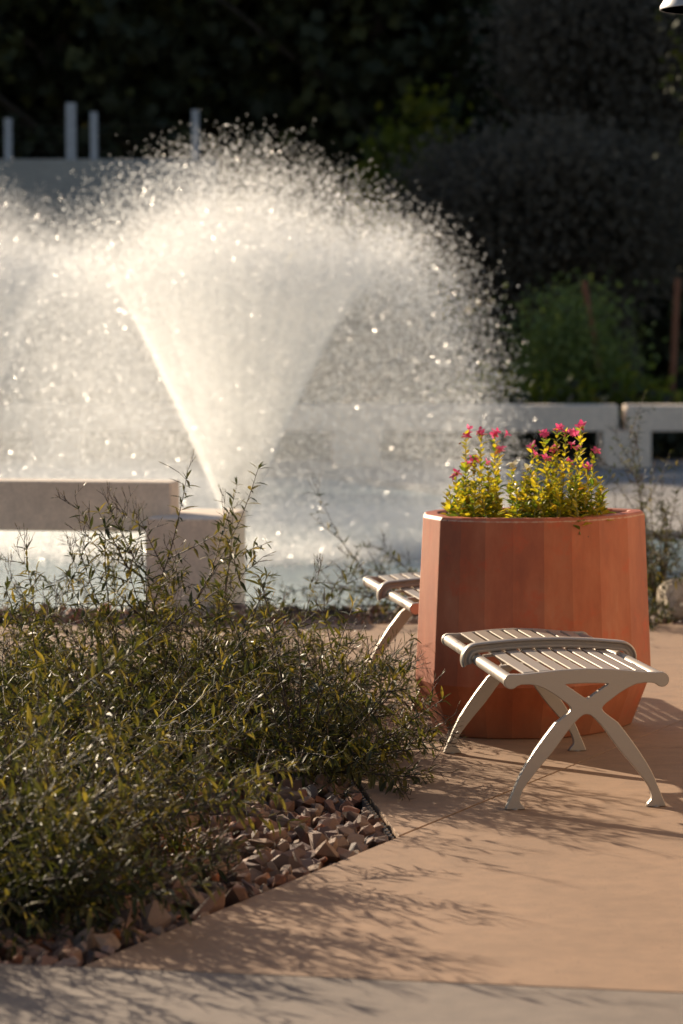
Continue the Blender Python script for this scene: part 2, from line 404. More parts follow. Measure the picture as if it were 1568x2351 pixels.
def rot_mats(n, r=rng, full=True):
    q = r.normal(size=(n, 4)); 
    if not full: q[:, 1:3] *= .35
    q /= np.linalg.norm(q, axis=1, keepdims=True); w, x, y, z = q.T
    return np.stack([1-2*(y*y+z*z), 2*(x*y-z*w), 2*(x*z+y*w), 2*(x*y+z*w), 1-2*(x*x+z*z), 2*(y*z-x*w), 2*(x*z-y*w), 2*(y*z+x*w), 1-2*(x*x+y*y)], -1).reshape(n, 3, 3)
def in_bed(x, y, m=.02):
    if y < joint_y(x)+m: return False
    lx = on_line(y)[0] - m*1.1; 
    if y < TIP.y and x > lx: return False
    ex = on_edge(y)[0] - m - .012
    if y >= TIP.y and x > ex: return False
    return True
def stones(parent, cand, n_obj, score):
    """cand: list of (x, y, z, size); the first n_obj by score become objects, the rest one part"""
    cand = sorted(cand, key=score)
    Rm = rot_mats(len(cand), full=False)
    restV, restF, restA, off = [], [], [], 0
    for i, (x, y, z, s) in enumerate(cand):
        k = i % len(SM)
        if i < n_obj:
            o = bpy.data.objects.new('stone', SM[k]); link(o, parent)
            o.matrix_world = Matrix.Translation((x, y, z)) @ Matrix(Rm[i].tolist()).to_4x4() @ Matrix.Scale(s, 4)
        else:
            v, f = SV[k]; restV.append((v*s) @ Rm[i].T + np.array([x, y, z])); restF.append(f+off); off += len(v)
            restA.append(np.full(len(v), rng.random()))
    if restV:
        o = from_np('small_stones', np.concatenate(restV), np.concatenate(restF), M['stone'], parent, np.concatenate(restA)); tag(o, kind='stuff')
cand = []; grid = {}
def far_enough(x, y, d, c=.08):
    gx, gy = int(x//c), int(y//c)
    for i in range(gx-1, gx+2):
        for j in range(gy-1, gy+2):
            for (a_, b_, dd) in grid.get((i, j), ()):
                if (a_-x)**2+(b_-y)**2 < (.5*(d+dd))**2: return False
    grid.setdefault((gx, gy), []).append((x, y, d)); return True
for layer in range(2):
    grid = {}
    for _ in range(26000):
        x, y = rng.uniform(-2.2, .3), rng.uniform(6.4, 10.6)
        s = float(np.clip(rng.lognormal(math.log(.074), .32), .036, .13))
        if not in_bed(x, y, s*.34): continue
        if x < -.0885*y*1.25-.25: continue
        if far_enough(x, y, s*.72):
            cand.append((x, y, -.05+.034*layer+rng.uniform(-.006, .012), s))
def vis_score(c):
    x, y, z, s = c
    u = 784 + x*6512/y
    hidden = (y > 9.15) or (u < 330 and y < 8.6) or u < 100
    return (z < -.04, hidden, -s/y)
stones(bed, cand, 300, vis_score)
cand = []; grid = {}
for _ in range(9000):
    x, y = rng.uniform(-2.6, 2.9), rng.uniform(TOP_Y+.02, 14.93)
    s = float(np.clip(rng.lognormal(math.log(.09), .35), .05, .19))
    if far_enough(x, y, s*.7, .14): cand.append((x, y, -.035+s*.12, s))
stones(strip, cand, 60, lambda c: (not (-.3 < c[0] < .45 or c[0] > 1.4), -c[3]))

# ------------------------------------------------------------------ planter
PZ = .80
poly = [(.300, 10.36), (.3565, 10.20), (.4287, 10.145), (.515, 10.11), (.613, 10.10), (.7227, 10.105), (.8245, 10.14), (.929, 10.21), (1.045, 10.35), (1.128, 10.53),
        (1.128, 10.62), (1.045, 10.69), (.93, 10.725), (.80, 10.735), (.66, 10.735), (.53, 10.725), (.42, 10.69), (.345, 10.60), (.303, 10.49)]
PC = Vector((.715, 10.42))
def offset_poly(P, d):
    n = len(P); out = []
    for i in range(n):
        a, b, c = Vector(P[i-1]), Vector(P[i]), Vector(P[(i+1) % n])
        n1 = Vector(((b-a).y, -(b-a).x)).normalized(); n2 = Vector(((c-b).y, -(c-b).x)).normalized()
        k = (n1+n2); k = k/max(.35, k.dot(n1)) if k.length > 1e-6 else n1
        out.append(b + k*d)
    return out
def make_planter():
    root = empty('planter', (PC.x, PC.y, 0))
    tag(root, 'large faceted terracotta coloured planter behind the nearer bench, with pink flowers growing in it', 'planter')
    bm = bmesh.new(); rings = []
    for d, z in ((-.047, 0), (-.042, .006), (.027, .195), (.0, PZ-.012), (-.009, PZ), (-.052, PZ+.001), (-.06, PZ-.006), (-.06, .60)):
        rings.append([bm.verts.new((p.x-PC.x, p.y-PC.y, z)) for p in offset_poly(poly, d)])
    n = len(poly)
    for A, B in zip(rings, rings[1:]):
        for i in range(n): bm.faces.new((A[i], A[(i+1) % n], B[(i+1) % n], B[i]))
    bm.faces.new(rings[0][::-1])
    o = from_bm('shell', bm, M['planter'], root); bevel(o, .0035, 2)
    bm = bmesh.new()
    r0 = [bm.verts.new((p.x-PC.x, p.y-PC.y, .735)) for p in offset_poly(poly, -.058)]
    c = bm.verts.new((0, 0, .75))
    for i in range(n): bm.faces.new((r0[i], r0[(i+1) % n], c))
    from_bm('soil', bm, M['soil'], root)
    # base plinth shadow gap
    bm = bmesh.new()
    lo = [bm.verts.new((p.x-PC.x, p.y-PC.y, .0)) for p in offset_poly(poly, -.05)]
    return root
make_planter()

# ------------------------------------------------------------------ benches
BL = 1.18; CAPZ, CAPS, CAPR = .3975, .2375, .0205
def seat_z(s): return .4185 + .0125*(1-min(1, (s/.22)**2))
def frame_mesh():
    half = [(0, .4325), (-.08, .4295), (-.16, .4215), (-.205, .4175)]
    cap = [(-CAPS+CAPR*math.cos(R(a)), CAPZ+CAPR*math.sin(R(a))) for a in range(95, 300, 20)]
    under = [(-.2185, .3865), (-.205, .3905), (-.18, .3905), (-.156, .387), (-.13, .376), (-.1, .358), (-.075, .3395), (-.058, .327), (-.0475, .314), (-.0495, .303), (-.0575, .294),
             (-.0974, .2645), (-.151, .194), (-.199, .120), (-.228, .056), (-.2445, .018), (-.25, .005)]
    foot = [(-.25, .004), (-.195, .004), (-.1985, .011), (-.207, .02), (-.2105, .032), (-.2065, .049), (-.1937, .0745), (-.148, .133), (-.108, .18), (-.052, .2545), (-.018, .289), (0, .2955)]
    under = under[:3] + [tuple(p)[:2] for p in catmull([(x, z, 0) for x, z in under[3:11]], 4, False)] + [tuple(p)[:2] for p in catmull([(x, z, 0) for x, z in under[11:]], 5, False)]
    foot = foot[:2] + [tuple(p)[:2] for p in catmull([(x, z, 0) for x, z in foot[2:]], 5, False)]
    L = half + cap + under
    out = [Vector((x, z, 0)) for x, z in L + foot]
    full = out + [Vector((-p.x, p.y, 0)) for p in out[-2:0:-1]]
    hole = [(-.066, .389), (-.03, .3915), (.03, .3915), (.066, .389), (.069, .3855), (.066, .3825), (.03, .358), (.008, .343), (0, .3405), (-.008, .343), (-.03, .358), (-.066, .3825), (-.069, .3855)]
    cu = bpy.data.curves.new('side_frame', 'CURVE'); cu.dimensions = '2D'; cu.fill_mode = 'BOTH'; cu.extrude = .0095; cu.bevel_depth = .0025; cu.bevel_resolution = 2
    for P in (full, catmull([(x, z, 0) for x, z in hole], 3)):
        sp = cu.splines.new('POLY'); sp.points.add(len(P)-1); sp.use_cyclic_u = True
        for q, p in zip(sp.points, P): q.co = (p[0], p[1], 0, 1)
    ob = bpy.data.objects.new('tmp', cu); col.objects.link(ob)
    bpy.context.view_layer.update()
    me = bpy.data.meshes.new_from_object(ob.evaluated_get(bpy.context.evaluated_depsgraph_get()))
    bpy.data.objects.remove(ob)
    me.transform(Matrix.Rotation(R(90), 4, 'X')); me.name = 'side_frame'
    me.materials.clear(); me.materials.append(M['metal'])
    return me
def rot_box(bm, s, z, ang, w, t, y0, y1):
    mtx = Matrix.Translation((s, 0, z)) @ Matrix.Rotation(-ang, 4, 'Y')
    bm_box(bm, -w/2, w/2, y0, y1, -t/2, t/2, mtx)
def tube_y(bm, s, z, r, y0, y1, k=20):
    sweep(bm, [(Vector((s, y, z)), Vector((1, 0, 0)), Vector((0, 0, 1))) for y in (y0, y1)], [(r*math.cos(2*math.pi*i/k), r*math.sin(2*math.pi*i/k)) for i in range(k)])
def make_bench():
    root = empty('bench')
    fm = frame_mesh()
    for y in (.012, BL-.012):
        o = link(bpy.data.objects.new('side_frame', fm), root); o.location = (0, y, 0)
    for y in (.012, BL-.012):
        for s in (-.222, .222):
            bm = bmesh.new(); bmesh.ops.create_cone(bm, cap_ends=True, segments=16, radius1=.013, radius2=.013, depth=.006)
            o = from_bm('foot_glide', bm, M['glide'], root); o.location = (s, y, .003)
    for k in range(8):
        s = (k-3.5)*.0505; bm = bmesh.new()
        ang = math.atan(.0125*2*s/.22**2)
        rot_box(bm, s, seat_z(s)-.002, -ang, .0385, .007, .026, BL-.026)
        bevel(from_bm('slat', bm, M['metal'], root), .0025, 2)
    mid = BL/2
    for s in (-CAPS, CAPS):
        bm = bmesh.new(); tube_y(bm, s, CAPZ, CAPR-.0012, .026, BL-.026)
        o = from_bm('side_rail', bm, M['metal'], root, True)
        o.modifiers.new('edge', 'EDGE_SPLIT').split_angle = R(42)
    for y in (.3, mid, BL-.3):
        bm = bmesh.new(); path = []
        for i in range(15):
            s = -.218+.436*i/14; path.append((Vector((s, y, seat_z(s)-.0065)), Vector((0, 1, 0)), Vector((0, 0, 1))))
        sweep(bm, path, [(-.014, 0), (-.014, -.008), (.014, -.008), (.014, 0)])
        from_bm('cross_bar', bm, M['metal'], root)
    # arched armrest across the middle, hooked over both rails
    bm = bmesh.new(); path = []
    rr = CAPR+.0028
    for a_ in range(205, 94, -11):
        c, s_ = math.cos(R(a_)), math.sin(R(a_)); path.append((Vector((-CAPS+rr*c, mid, CAPZ+rr*s_)), Vector((0, 1, 0)), Vector((c, 0, s_))))
    for i in range(25):
        s = -.225+.45*i/24
        n = Vector((2*s*.0125/.22**2, 0, 1)).normalized(); path.append((Vector((s, mid, seat_z(s)+.004)), Vector((0, 1, 0)), n))
    m_ = [(Vector((-p.x, p.y, p.z)), a_, Vector((-n.x, n.y, n.z))) for p, a_, n in path[:11]][::-1]
    path += m_
    prof = [(-.021, 0), (-.0225, .002), (-.0225, .0085), (-.0205, .0105), (-.0145, .0125), (-.0125, .016), (-.0135, .0205), (-.0185, .0235), (-.0235, .0255), (-.0245, .028), (-.0225, .0305), (-.012, .033)]
    prof = prof + [(-x, y) for x, y in prof[::-1]]
    sweep(bm, path, prof)
    o = from_bm('armrest', bm, M['metal'], root, True)
    o.modifiers.new('edge', 'EDGE_SPLIT').split_angle = R(42)
    return root
def copy_tree(o, parent=None):
    c = o.copy(); col.objects.link(c); c.parent = parent
    for ch in o.children: copy_tree(ch, c)
    return c
b1 = make_bench(); b2 = copy_tree(b1)
b1.location = (.757, 8.69, 0); b1.rotation_euler.z = R(7.4)
tag(b1, 'metal slat bench with arched armrest and crossed legs, in front of the terracotta planter', 'bench', 'champagne metal slat benches')
b2.location = (.520, 10.92, 0); b2.rotation_euler.z = R(8.4)
tag(b2, 'backless metal slat bench partly hidden behind the left side of the terracotta planter', 'bench', 'champagne metal slat benches')

# ------------------------------------------------------------------ vegetation generator
def leaf_tpl(w=.16, fold=.35, droop=.25, n=4):
    """lanceolate leaf, length 1 along +Y, normal +Z"""
    V, F = [(0, 0, 0)], []
    ts = [.18, .42, .68, .88][:n]; ws = [.55, 1, .78, .36]
    for t_, q in zip(ts, ws):
        z = -droop*t_*t_; h = fold*w*q*.5
        V += [(-w*q*.5, t_, z+h), (0, t_, z), (w*q*.5, t_, z+h)]
    V.append((0, 1, -droop)); e = len(V)-1
    T = [(0, 2, 1), (0, 3, 2)]
    for i in range(len(ts)-1):
        a_ = 1+3*i; b_ = a_+3
        T += [(a_, a_+1, b_+1), (a_, b_+1, b_), (a_+1, a_+2, b_+2), (a_+1, b_+2, b_+1)]
    a_ = 1+3*(len(ts)-1); T += [(a_, a_+1, e), (a_+1, a_+2, e)]
    return np.array(V, np.float32), np.array(T, np.int32)
LT = leaf_tpl(.205, .4, .2); LT3 = leaf_tpl(.21, .4, .2, 3)
OVATE = leaf_tpl(.5, .3, .25)
POD = (np.array([(0, 0, 0), (.07, .3, .0), (-.035, .3, .06), (-.035, .3, -.06), (.06, .75, 0), (-.03, .75, .05), (-.03, .75, -.05), (0, 1.1, 0)], np.float32),
       np.array([(0, 1, 2), (0, 2, 3), (0, 3, 1), (1, 4, 5), (1, 5, 2), (2, 5, 6), (2, 6, 3), (3, 6, 4), (3, 4, 1), (4, 7, 5), (5, 7, 6), (6, 7, 4)], np.int32))
def frames(D, up=None, roll=None, r=rng):
    """rotation matrices (n,3,3) with columns x, y=D, z"""
    D = D/np.linalg.norm(D, axis=1, keepdims=True)
    up = np.array([[0, 0, 1.]]) if up is None else up
    x = np.cross(D, up+r.normal(size=D.shape)*.25); x /= np.linalg.norm(x, axis=1, keepdims=True)+1e-9
    z = np.cross(x, D)
    return np.stack([x, D, z], -1)
def scatter(tpl, pos, Rm, sc, var):
    V, F = tpl; n = len(pos)
    W = np.einsum('nij,vj->nvi', Rm, V)*np.asarray(sc)[:, None, None] + pos[:, None, :]
    FF = F[None]+(np.arange(n)*len(V))[:, None, None]
    return W.reshape(-1, 3), FF.reshape(-1, F.shape[1]), np.repeat(var, len(V))
def v3(a): return np.array(a, float)
class Plant:
    def __init__(s, seed): s.pan = .35; s.r = np.random.default_rng(seed); s.seg = []; s.leaf = []; s.pod = []
    def shoot(s, p, d, L, r0, depth, leaf_len, step=.03, up=.04, wob=.10, leafy=1.0, start=0.0, tip=True, side=.16):
        r = s.r; d = d/np.linalg.norm(d); n = max(3, int(L/step)); phase = r.uniform(0, 6.28)
        for i in range(n):
            f = (i+1)/n
            d = d + r.normal(size=3)*wob*.5 + v3((0, 0, up)); d /= np.linalg.norm(d)
            q = p + d*step
            if q[2] < .01: q[2] = .01; d[2] = abs(d[2])*.3
            ra, rb = r0*(1-.75*(i/n)), r0*(1-.75*f); s.seg.append((p, q, ra, rb)); p = q
            if f < start: continue
            a = np.cross(d, v3((0, 0, 1))+r.normal(size=3)*.05); a /= np.linalg.norm(a)+1e-9; b = np.cross(d, a)
            phase += 1.571+r.normal()*.25
            if True:
                for k in (0, math.pi):
                    if r.random() > leafy: continue
                    o = a*math.cos(phase+k)+b*math.sin(phase+k)
                    D = o*1.0 + d*r.uniform(.35, .9) + v3((0, 0, -.12))
                    ll = leaf_len*r.uniform(.5, 1.2)*(1-.3*f)
                    s.leaf.append((p, D, ll, min(.99, max(0, r.normal(.32+.35*f, .18)))))
                    if r.random() < .4: s.leaf.append((p, D+r.normal(size=3)*.6, ll*.55, min(.99, max(0, r.normal(.6, .15)))))
            if depth > 0 and r.random() < side and f < .93:
                o = a*math.cos(phase+.8)+b*math.sin(phase+.8)
                s.shoot(p, d*.9+o*r.uniform(.5, .9), L*(1-f*.6)*r.uniform(.3, .55), r0*.6, depth-1, leaf_len*.85, step, up, wob, leafy, 0, tip, side)
        if tip and r.random() < s.pan: s.panicle(p, d)
        for k in range(3): s.leaf.append((p, d+r.normal(size=3)*.45, leaf_len*r.uniform(.35, .65), r.uniform(.55, .95)))
    def panicle(s, p, d, n=3, L=.05, dep=2):
        r = s.r
        for _ in range(n if dep == 2 else 2):
            D = d + r.normal(size=3)*.42 + v3((0, 0, .12)); D /= np.linalg.norm(D); l = L*r.uniform(.5, 1.3)
            q = p + D*l; s.seg.append((p, q, .0011, .0008))
            if dep > 0 and r.random() < .85: s.panicle(q, D, 2, L*.72, dep-1)
            else: s.pod.append((q, D, r.uniform(.012, .022), r.random()))
    def build(s, root, n_obj=0, leaf_m='leaf', tpl=LT, me=None, k=4):
        inv = np.array(root.location)
        if s.seg:
            P0, P1 = np.array([x[0] for x in s.seg])-inv, np.array([x[1] for x in s.seg])-inv
            V, F = tube_np(P0, P1, np.array([x[2] for x in s.seg]), np.array([x[3] for x in s.seg]), k)
            tag(from_np('stem', V, F, M['twig'], root, smooth=True), kind='stuff')
        L = s.leaf
        pos = np.array([x[0] for x in L])-inv; D = np.array([x[1] for x in L]); sc = np.array([x[2] for x in L]); var = np.array([x[3] for x in L])
        Rm = frames(D, r=s.r)
        order = np.arange(len(L))
        if n_obj:
            wp = pos+inv; depth = wp[:, 1]; sco = -sc/depth*6512 + s.r.uniform(0, 6, len(L)) - 22*(wp[:, 2]-.2)
            order = np.argsort(sco); 
            me = me or bpy.data.meshes.new('leaf')
            if not len(me.vertices): me.from_pydata(tpl[0].tolist(), [], tpl[1].tolist()); me.materials.append(M[leaf_m])
            for i in order[:n_obj]:
                o = link(bpy.data.objects.new('leaf', me), root)
                o.matrix_local = Matrix.Translation(pos[i].tolist()) @ Matrix(Rm[i].tolist()).to_4x4() @ Matrix.Scale(float(sc[i]), 4)
        o = order[n_obj:]
        V, F, A = scatter(tpl, pos[o], Rm[o], sc[o], var[o])
        tag(from_np('foliage', V, F, M[leaf_m], root, A), kind='stuff')
        if s.pod:
            L = s.pod; pos = np.array([x[0] for x in L])-inv; D = np.array([x[1] for x in L])
            V, F, A = scatter(POD, pos, frames(D, r=s.r), np.array([x[2] for x in L]), np.array([x[3] for x in L]))
            tag(from_np('seed_pods', V, F, M['pod'], root, A), kind='stuff')
def shrub(label, base, rad, height, lean, n, seed, n_obj=0, spread=.8, leaf_len=.055, tall=(), side=.16, group='narrow leaved shrubs in the gravel bed', r0=.0042, leafy=.95, depth=2):
    P = Plant(seed); r = P.r; root = empty('shrub', (base[0], base[1], -.05))
    for i in range(n):
        a, q = r.uniform(0, 6.283), math.sqrt(r.random())
        p = v3((base[0]+rad*.35*q*math.cos(a), base[1]+rad*.35*q*math.sin(a), -.04))
        out = v3((math.cos(a), math.sin(a), 0))*spread*(.25+q)
        d = v3((lean[0], lean[1], .85))+out+r.normal(size=3)*.12
        L = height*r.uniform(.75, 1.2)*(1+.25*q)
        P.shoot(p, d, L, r0, depth, leaf_len, .028, r.uniform(-.035, .02), .10, leafy, .12, True, side)
    for (p0, d, L) in tall: P.shoot(v3(p0), v3(d), L, r0*1.15, 2, leaf_len*1.1, .028, .01, .06, leafy, .2, True, side*.8)
    P.build(root, n_obj, tpl=LT if n_obj else LT3); print('SHRUB', len(P.leaf), len(P.seg), len(P.pod))
    tag(root, label, 'shrub', group)
    return root
# in focus, at the corner of the bed
def toward(p0, u, v, Y):
    q = at(u, v, Y); d = np.array(q)-np.array(p0); return (tuple(p0), tuple(d), float(np.linalg.norm(d))*.9)
bB = gnd(650, 1780)
tallB = [toward((bB.x+.05, bB.y+.05, 0), u, v, Y) for u, v, Y in ((775, 1330, 9.5), (575, 1270, 9.6), (690, 1420, 9.2), (840, 1500, 9.2), (900, 1490, 9.0), (950, 1540, 9.1), (1010, 1570, 9.15), (1000, 1640, 8.95), (960, 1720, 8.9), (890, 1790, 8.75), (930, 1660, 8.8), (500, 1330, 9.6), (620, 1360, 9.4), (860, 1600, 9.0), (800, 1560, 8.8), (760, 1480, 9.1))]
shrub('sharp green narrow leaved shrub spilling from the gravel bed corner toward the planter', (bB.x, bB.y+.12), .36, .40, (.02, .10), 27, 21, 260, .75, .078, tallB, .15)
bC = gnd(330, 1640)
tallC = [toward((bC.x+dx, bC.y+.1, 0), u, v, 10.0) for dx, u, v in ((-.0, 270, 1090), (.05, 420, 1100), (.1, 345, 1230), (-.12, 180, 1190), (.15, 465, 1290), (-.05, 240, 1270), (.2, 560, 1330), (-.25, 90, 1320), (-.3, 20, 1290), (.0, 300, 1300), (.1, 400, 1330), (.25, 480, 1380), (.3, 600, 1400), (-.1, 140, 1350))]
shrub('tallest narrow leaved shrub whose upright stems rise in front of the concrete post', (bC.x, bC.y), .6, .52, (.02, -.02), 44, 22, 160, .8, .074, tallC, .12)
bD = gnd(60, 1760)
shrub('rounded narrow leaved shrub at mid distance on the left edge of the gravel bed', (bD.x, bD.y), .6, .9, (.02, -.05), 50, 23, 0, .85, .078, (), .13)
bE = gnd(440, 1720)
shrub('bushy narrow leaved shrub between the tallest shrub and the sharp corner shrub', (bE.x, bE.y), .5, .55, (.0, .0), 40, 27, 0, .75, .078, (), .13)
bA = (-1.08, 7.55)
tallA = [toward((bA[0]+.15, bA[1], 0.02), u, v, Y) for u, v, Y in ((395, 2165, 6.8), (300, 2110, 6.85), (470, 1960, 7.15), (500, 1800, 7.3), (380, 2040, 7.0), (230, 2150, 6.8), (480, 1700, 7.4), (420, 1880, 7.2), (330, 1960, 7.0))]
shrub('blurred olive green shrub nearest the camera, overhanging the gravel', bA, .5, .64, (.03, -.04), 62, 24, 0, .55, .078, tallA, .16)
bF = (-1.12, 6.98)
shrub('blurred shrub at the lower left corner, beside the grey walkway', bF, .4, .56, (.03, -.06), 48, 25, 0, .6, .078, (), .13)
shrub('shrub mostly outside the left edge, beyond the nearest blurred shrub', (-1.5, 7.7), .5, .75, (0, 0), 36, 26, 0, .8, .078, (), .12)
bG = gnd(180, 1680)
shrub('rear shrub low behind the rounded one, at the back of the gravel bed', (bG.x+.1, bG.y+1.0), .8, .72, (0, 0), 50, 28, 0, .8, .076, (), .13)
bH = gnd(590, 1690)
shrub('shrub of thin upright stems behind the sharp corner shrub, left of the farther bench', (bH.x, bH.y+.55), .45, .56, (0, 0), 30, 29, 0, .7, .07, (), .13)
# shrubs behind the planter
grp = 'loose shrubs in the gravel strip by the pool'
p = gnd(1560, 1395)
tallR = [toward((p.x-.12, 14.75, 0), u, v, Y) for u, v, Y in ((1420, 1110, 14.5), (1470, 1085, 14.6), (1505, 1140, 14.4), (1545, 1095, 14.7), (1450, 1190, 14.4), (1400, 1170, 14.6), (1485, 1230, 14.3), (1560, 1180, 14.4), (1520, 1250, 14.3))]
shrub('loose willowy shrub by the pool, right of the terracotta planter', (p.x-.06, 14.8), .5, .88, (-.12, .02), 30, 31, 0, .62, .07, tallR, .16, grp, .005, .7)
shrub('wispy shrub by the pool, showing left of the terracotta planter', (.55, 14.45),   .5, .7, (-.16, 0), 26, 32, 0, .75, .07, (), .13, grp, .005, .55)

# ------------------------------------------------------------------ flowers in the planter
def petal_mesh():
    V, F = leaf_tpl(.62, -.15, -.12); V = V.copy(); V[:, 0] *= .8+.5*V[:, 1]
    me = bpy.data.meshes.new('petal'); me.from_pydata(V.tolist(), [], F.tolist()); return me
PM, WM = petal_mesh(), petal_mesh(); PM.materials.append(M['petal']); WM.materials.append(M['white_petal'])
vleaf = bpy.data.meshes.new('leaf'); vleaf.from_pydata(OVATE[0].tolist(), [], OVATE[1].tolist()); vleaf.materials.append(M['vinca_leaf'])
dleaf = bpy.data.meshes.new('dried_bloom'); dleaf.from_pydata(OVATE[0].tolist(), [], OVATE[1].tolist()); dleaf.materials.append(M['dry'])
tubm = {}
for nm in ('petal', 'white_petal'):
    bm = bmesh.new(); bmesh.ops.create_cone(bm, cap_ends=True, segments=8, radius1=.0012, radius2=.0028, depth=.018)
    bmesh.ops.translate(bm, verts=bm.verts, vec=(0, 0, -.009)); me = bpy.data.meshes.new('flower'); bm.to_mesh(me); bm.free(); me.materials.append(M[nm]); tubm[nm] = me
rv = np.random.default_rng(77)
def zz(u, v, Y=10.42):
    """pixel of the flower close-up to a world point"""
    return np.array(at(1750/1.7015+u*.24364, 1620/1.7015+v*.24364, Y))
def flower(root, p, d, white=False, size=.0215):
    inv = np.array(root.location); d = d/np.linalg.norm(d)
    o = link(bpy.data.objects.new('flower', tubm['white_petal' if white else 'petal']), root)
    q = Vector(d.tolist()).to_track_quat('Z', 'Y')
    o.matrix_local = Matrix.Translation((p-inv).tolist()) @ q.to_matrix().to_4x4()
    a0 = rv.uniform(0, 6.28); wilt = rv.uniform(-.15, .75)
    for k in range(5):
        pt = link(bpy.data.objects.new('petal', WM if white else PM), o)
        tilt = wilt + rv.normal()*.22
        pt.matrix_local = Matrix.Rotation(a0+k*1.2566+rv.normal()*.12, 4, 'Z') @ Matrix.Rotation(-tilt+.25, 4, 'X') @ Matrix.Scale(size*rv.uniform(.85, 1.15), 4)
def vinca(label, stems, fill, seed):
    """stems: (tip u, tip v, flowers, white)"""
    r = np.random.default_rng(seed)
    us = [s[0] for s in stems]; base = zz(sum(us)/len(us), 900); root = empty('flowering_plant', (base[0], 10.42, .74))
    inv = np.array(root.location); seg = []
    def put(me, nm, p, D, s):
        Rm = frames(D[None], r=r)[0]; o = link(bpy.data.objects.new(nm, me), root)
        o.matrix_local = Matrix.Translation((p-inv).tolist()) @ Matrix(Rm.tolist()).to_4x4() @ Matrix.Scale(float(s), 4)
    def grow(tip, nf, white, leafy=1.0):
        b = np.array([base[0]+(tip[0]-base[0])*.55+r.normal()*.012, tip[1]+r.normal()*.03, .74])
        n = max(4, int(np.linalg.norm(tip-b)/.0135)); ctrl = b*.45+tip*.55+np.array([(tip[0]-b[0])*.25, 0, -.01]); prev = b; ph = r.uniform(0, 6)
        for i in range(1, n+1):
            f = i/n; p = (1-f)**2*b+2*f*(1-f)*ctrl+f*f*tip + r.normal(size=3)*.0015
            seg.append((prev, p, .0028*(1-.5*f), .0028*(1-.5*(f+.05)))); d = p-prev; d /= np.linalg.norm(d); prev = p
            ph += 1.57+r.normal()*.3
            for k in (0, math.pi):
                if r.random() > leafy: continue
                o = np.array([math.cos(ph+k), math.sin(ph+k), 0])
                D = o + d*(r.uniform(.25, 1.0) if f < .5 else r.uniform(.7, 1.7)); s = r.uniform(.75, 1.2)*(.054 if f < .35 else (.040 if f < .65 else .028))
                put(vleaf, 'leaf', p, D, s)
        for k in range(3): put(vleaf, 'leaf', prev, d+r.normal(size=3)*.5, r.uniform(.012, .022))
        if nf:
            for k in range(2+nf//2): put(dleaf, 'dried_bloom', prev-d*r.uniform(.0, .05)+r.normal(size=3)*.008, r.normal(size=3), r.uniform(.008, .018))
            for k in range(nf):
                off = np.array([r.normal()*.018, r.normal()*.012, r.uniform(-.012, .014)])*(k > 0)
                flower(root, prev+d*.014+off, np.array([off[0]*20+r.normal()*.4, -.55+r.normal()*.3, 1.0]), white)
    for (u, v, nf, white) in stems: grow(zz(u, v+22, 10.42+r.uniform(-.12, .1)), nf, white)
    for _ in range(int(fill*3)):
        u = r.uniform(min(us)-30, max(us)+30); grow(zz(u, r.uniform(620, 810), 10.42+r.uniform(-.2, .12)), 0, False)
    P0, P1 = np.array([s[0] for s in seg])-inv, np.array([s[1] for s in seg])-inv
    V, F = tube_np(P0, P1, np.array([s[2] for s in seg]), np.array([s[3] for s in seg]), 5)
    tag(from_np('stem', V, F, M['vinca_stem'], root, smooth=True), kind='stuff')
    tag(root, label, 'flower plant', 'leggy flowering plants in the terracotta planter')
vinca('short leaning plant with pink flowers at the left end of the terracotta planter', [(85, 550, 2, 0), (190, 485, 2, 0), (20, 680, 0, 0)], 2, 1)
vinca('tall thin plant with a pink flower on top, left of the flower gap', [(165, 175, 3, 0), (245, 420, 2, 0)], 2, 2)
vinca('dense tall plant with several deep pink flowers beside the thin left one', [(310, 190, 2, 0), (440, 195, 4, 0), (480, 330, 3, 0), (375, 470, 1, 0)], 3, 3)
vinca('low plant with white flowers in the gap between the two tall pink clumps', [(605, 480, 2, 1), (740, 510, 1, 1), (650, 640, 0, 0)], 1, 4)
vinca('yellow leaved plant with one flat pink flower left of the tallest clump', [(790, 310, 1, 0), (840, 390, 1, 0), (730, 590, 0, 0)], 3, 5)
vinca('broad yellow leaved plant crowded with pink flowers, in the right clump', [(900, 190, 4, 0), (1025, 140, 3, 0), (1110, 175, 3, 0), (985, 310, 2, 0), (930, 410, 1, 0)], 5, 6)
vinca('tallest single spire topped by a pink flower on the right', [(1250, 110, 2, 0), (1215, 320, 2, 0), (1150, 460, 1, 0)], 3, 7)
vinca('small plant with a lone pink flower at the right end of the terracotta planter', [(1370, 340, 1, 0), (1310, 500, 2, 0), (1440, 600, 0, 0)], 3, 8)

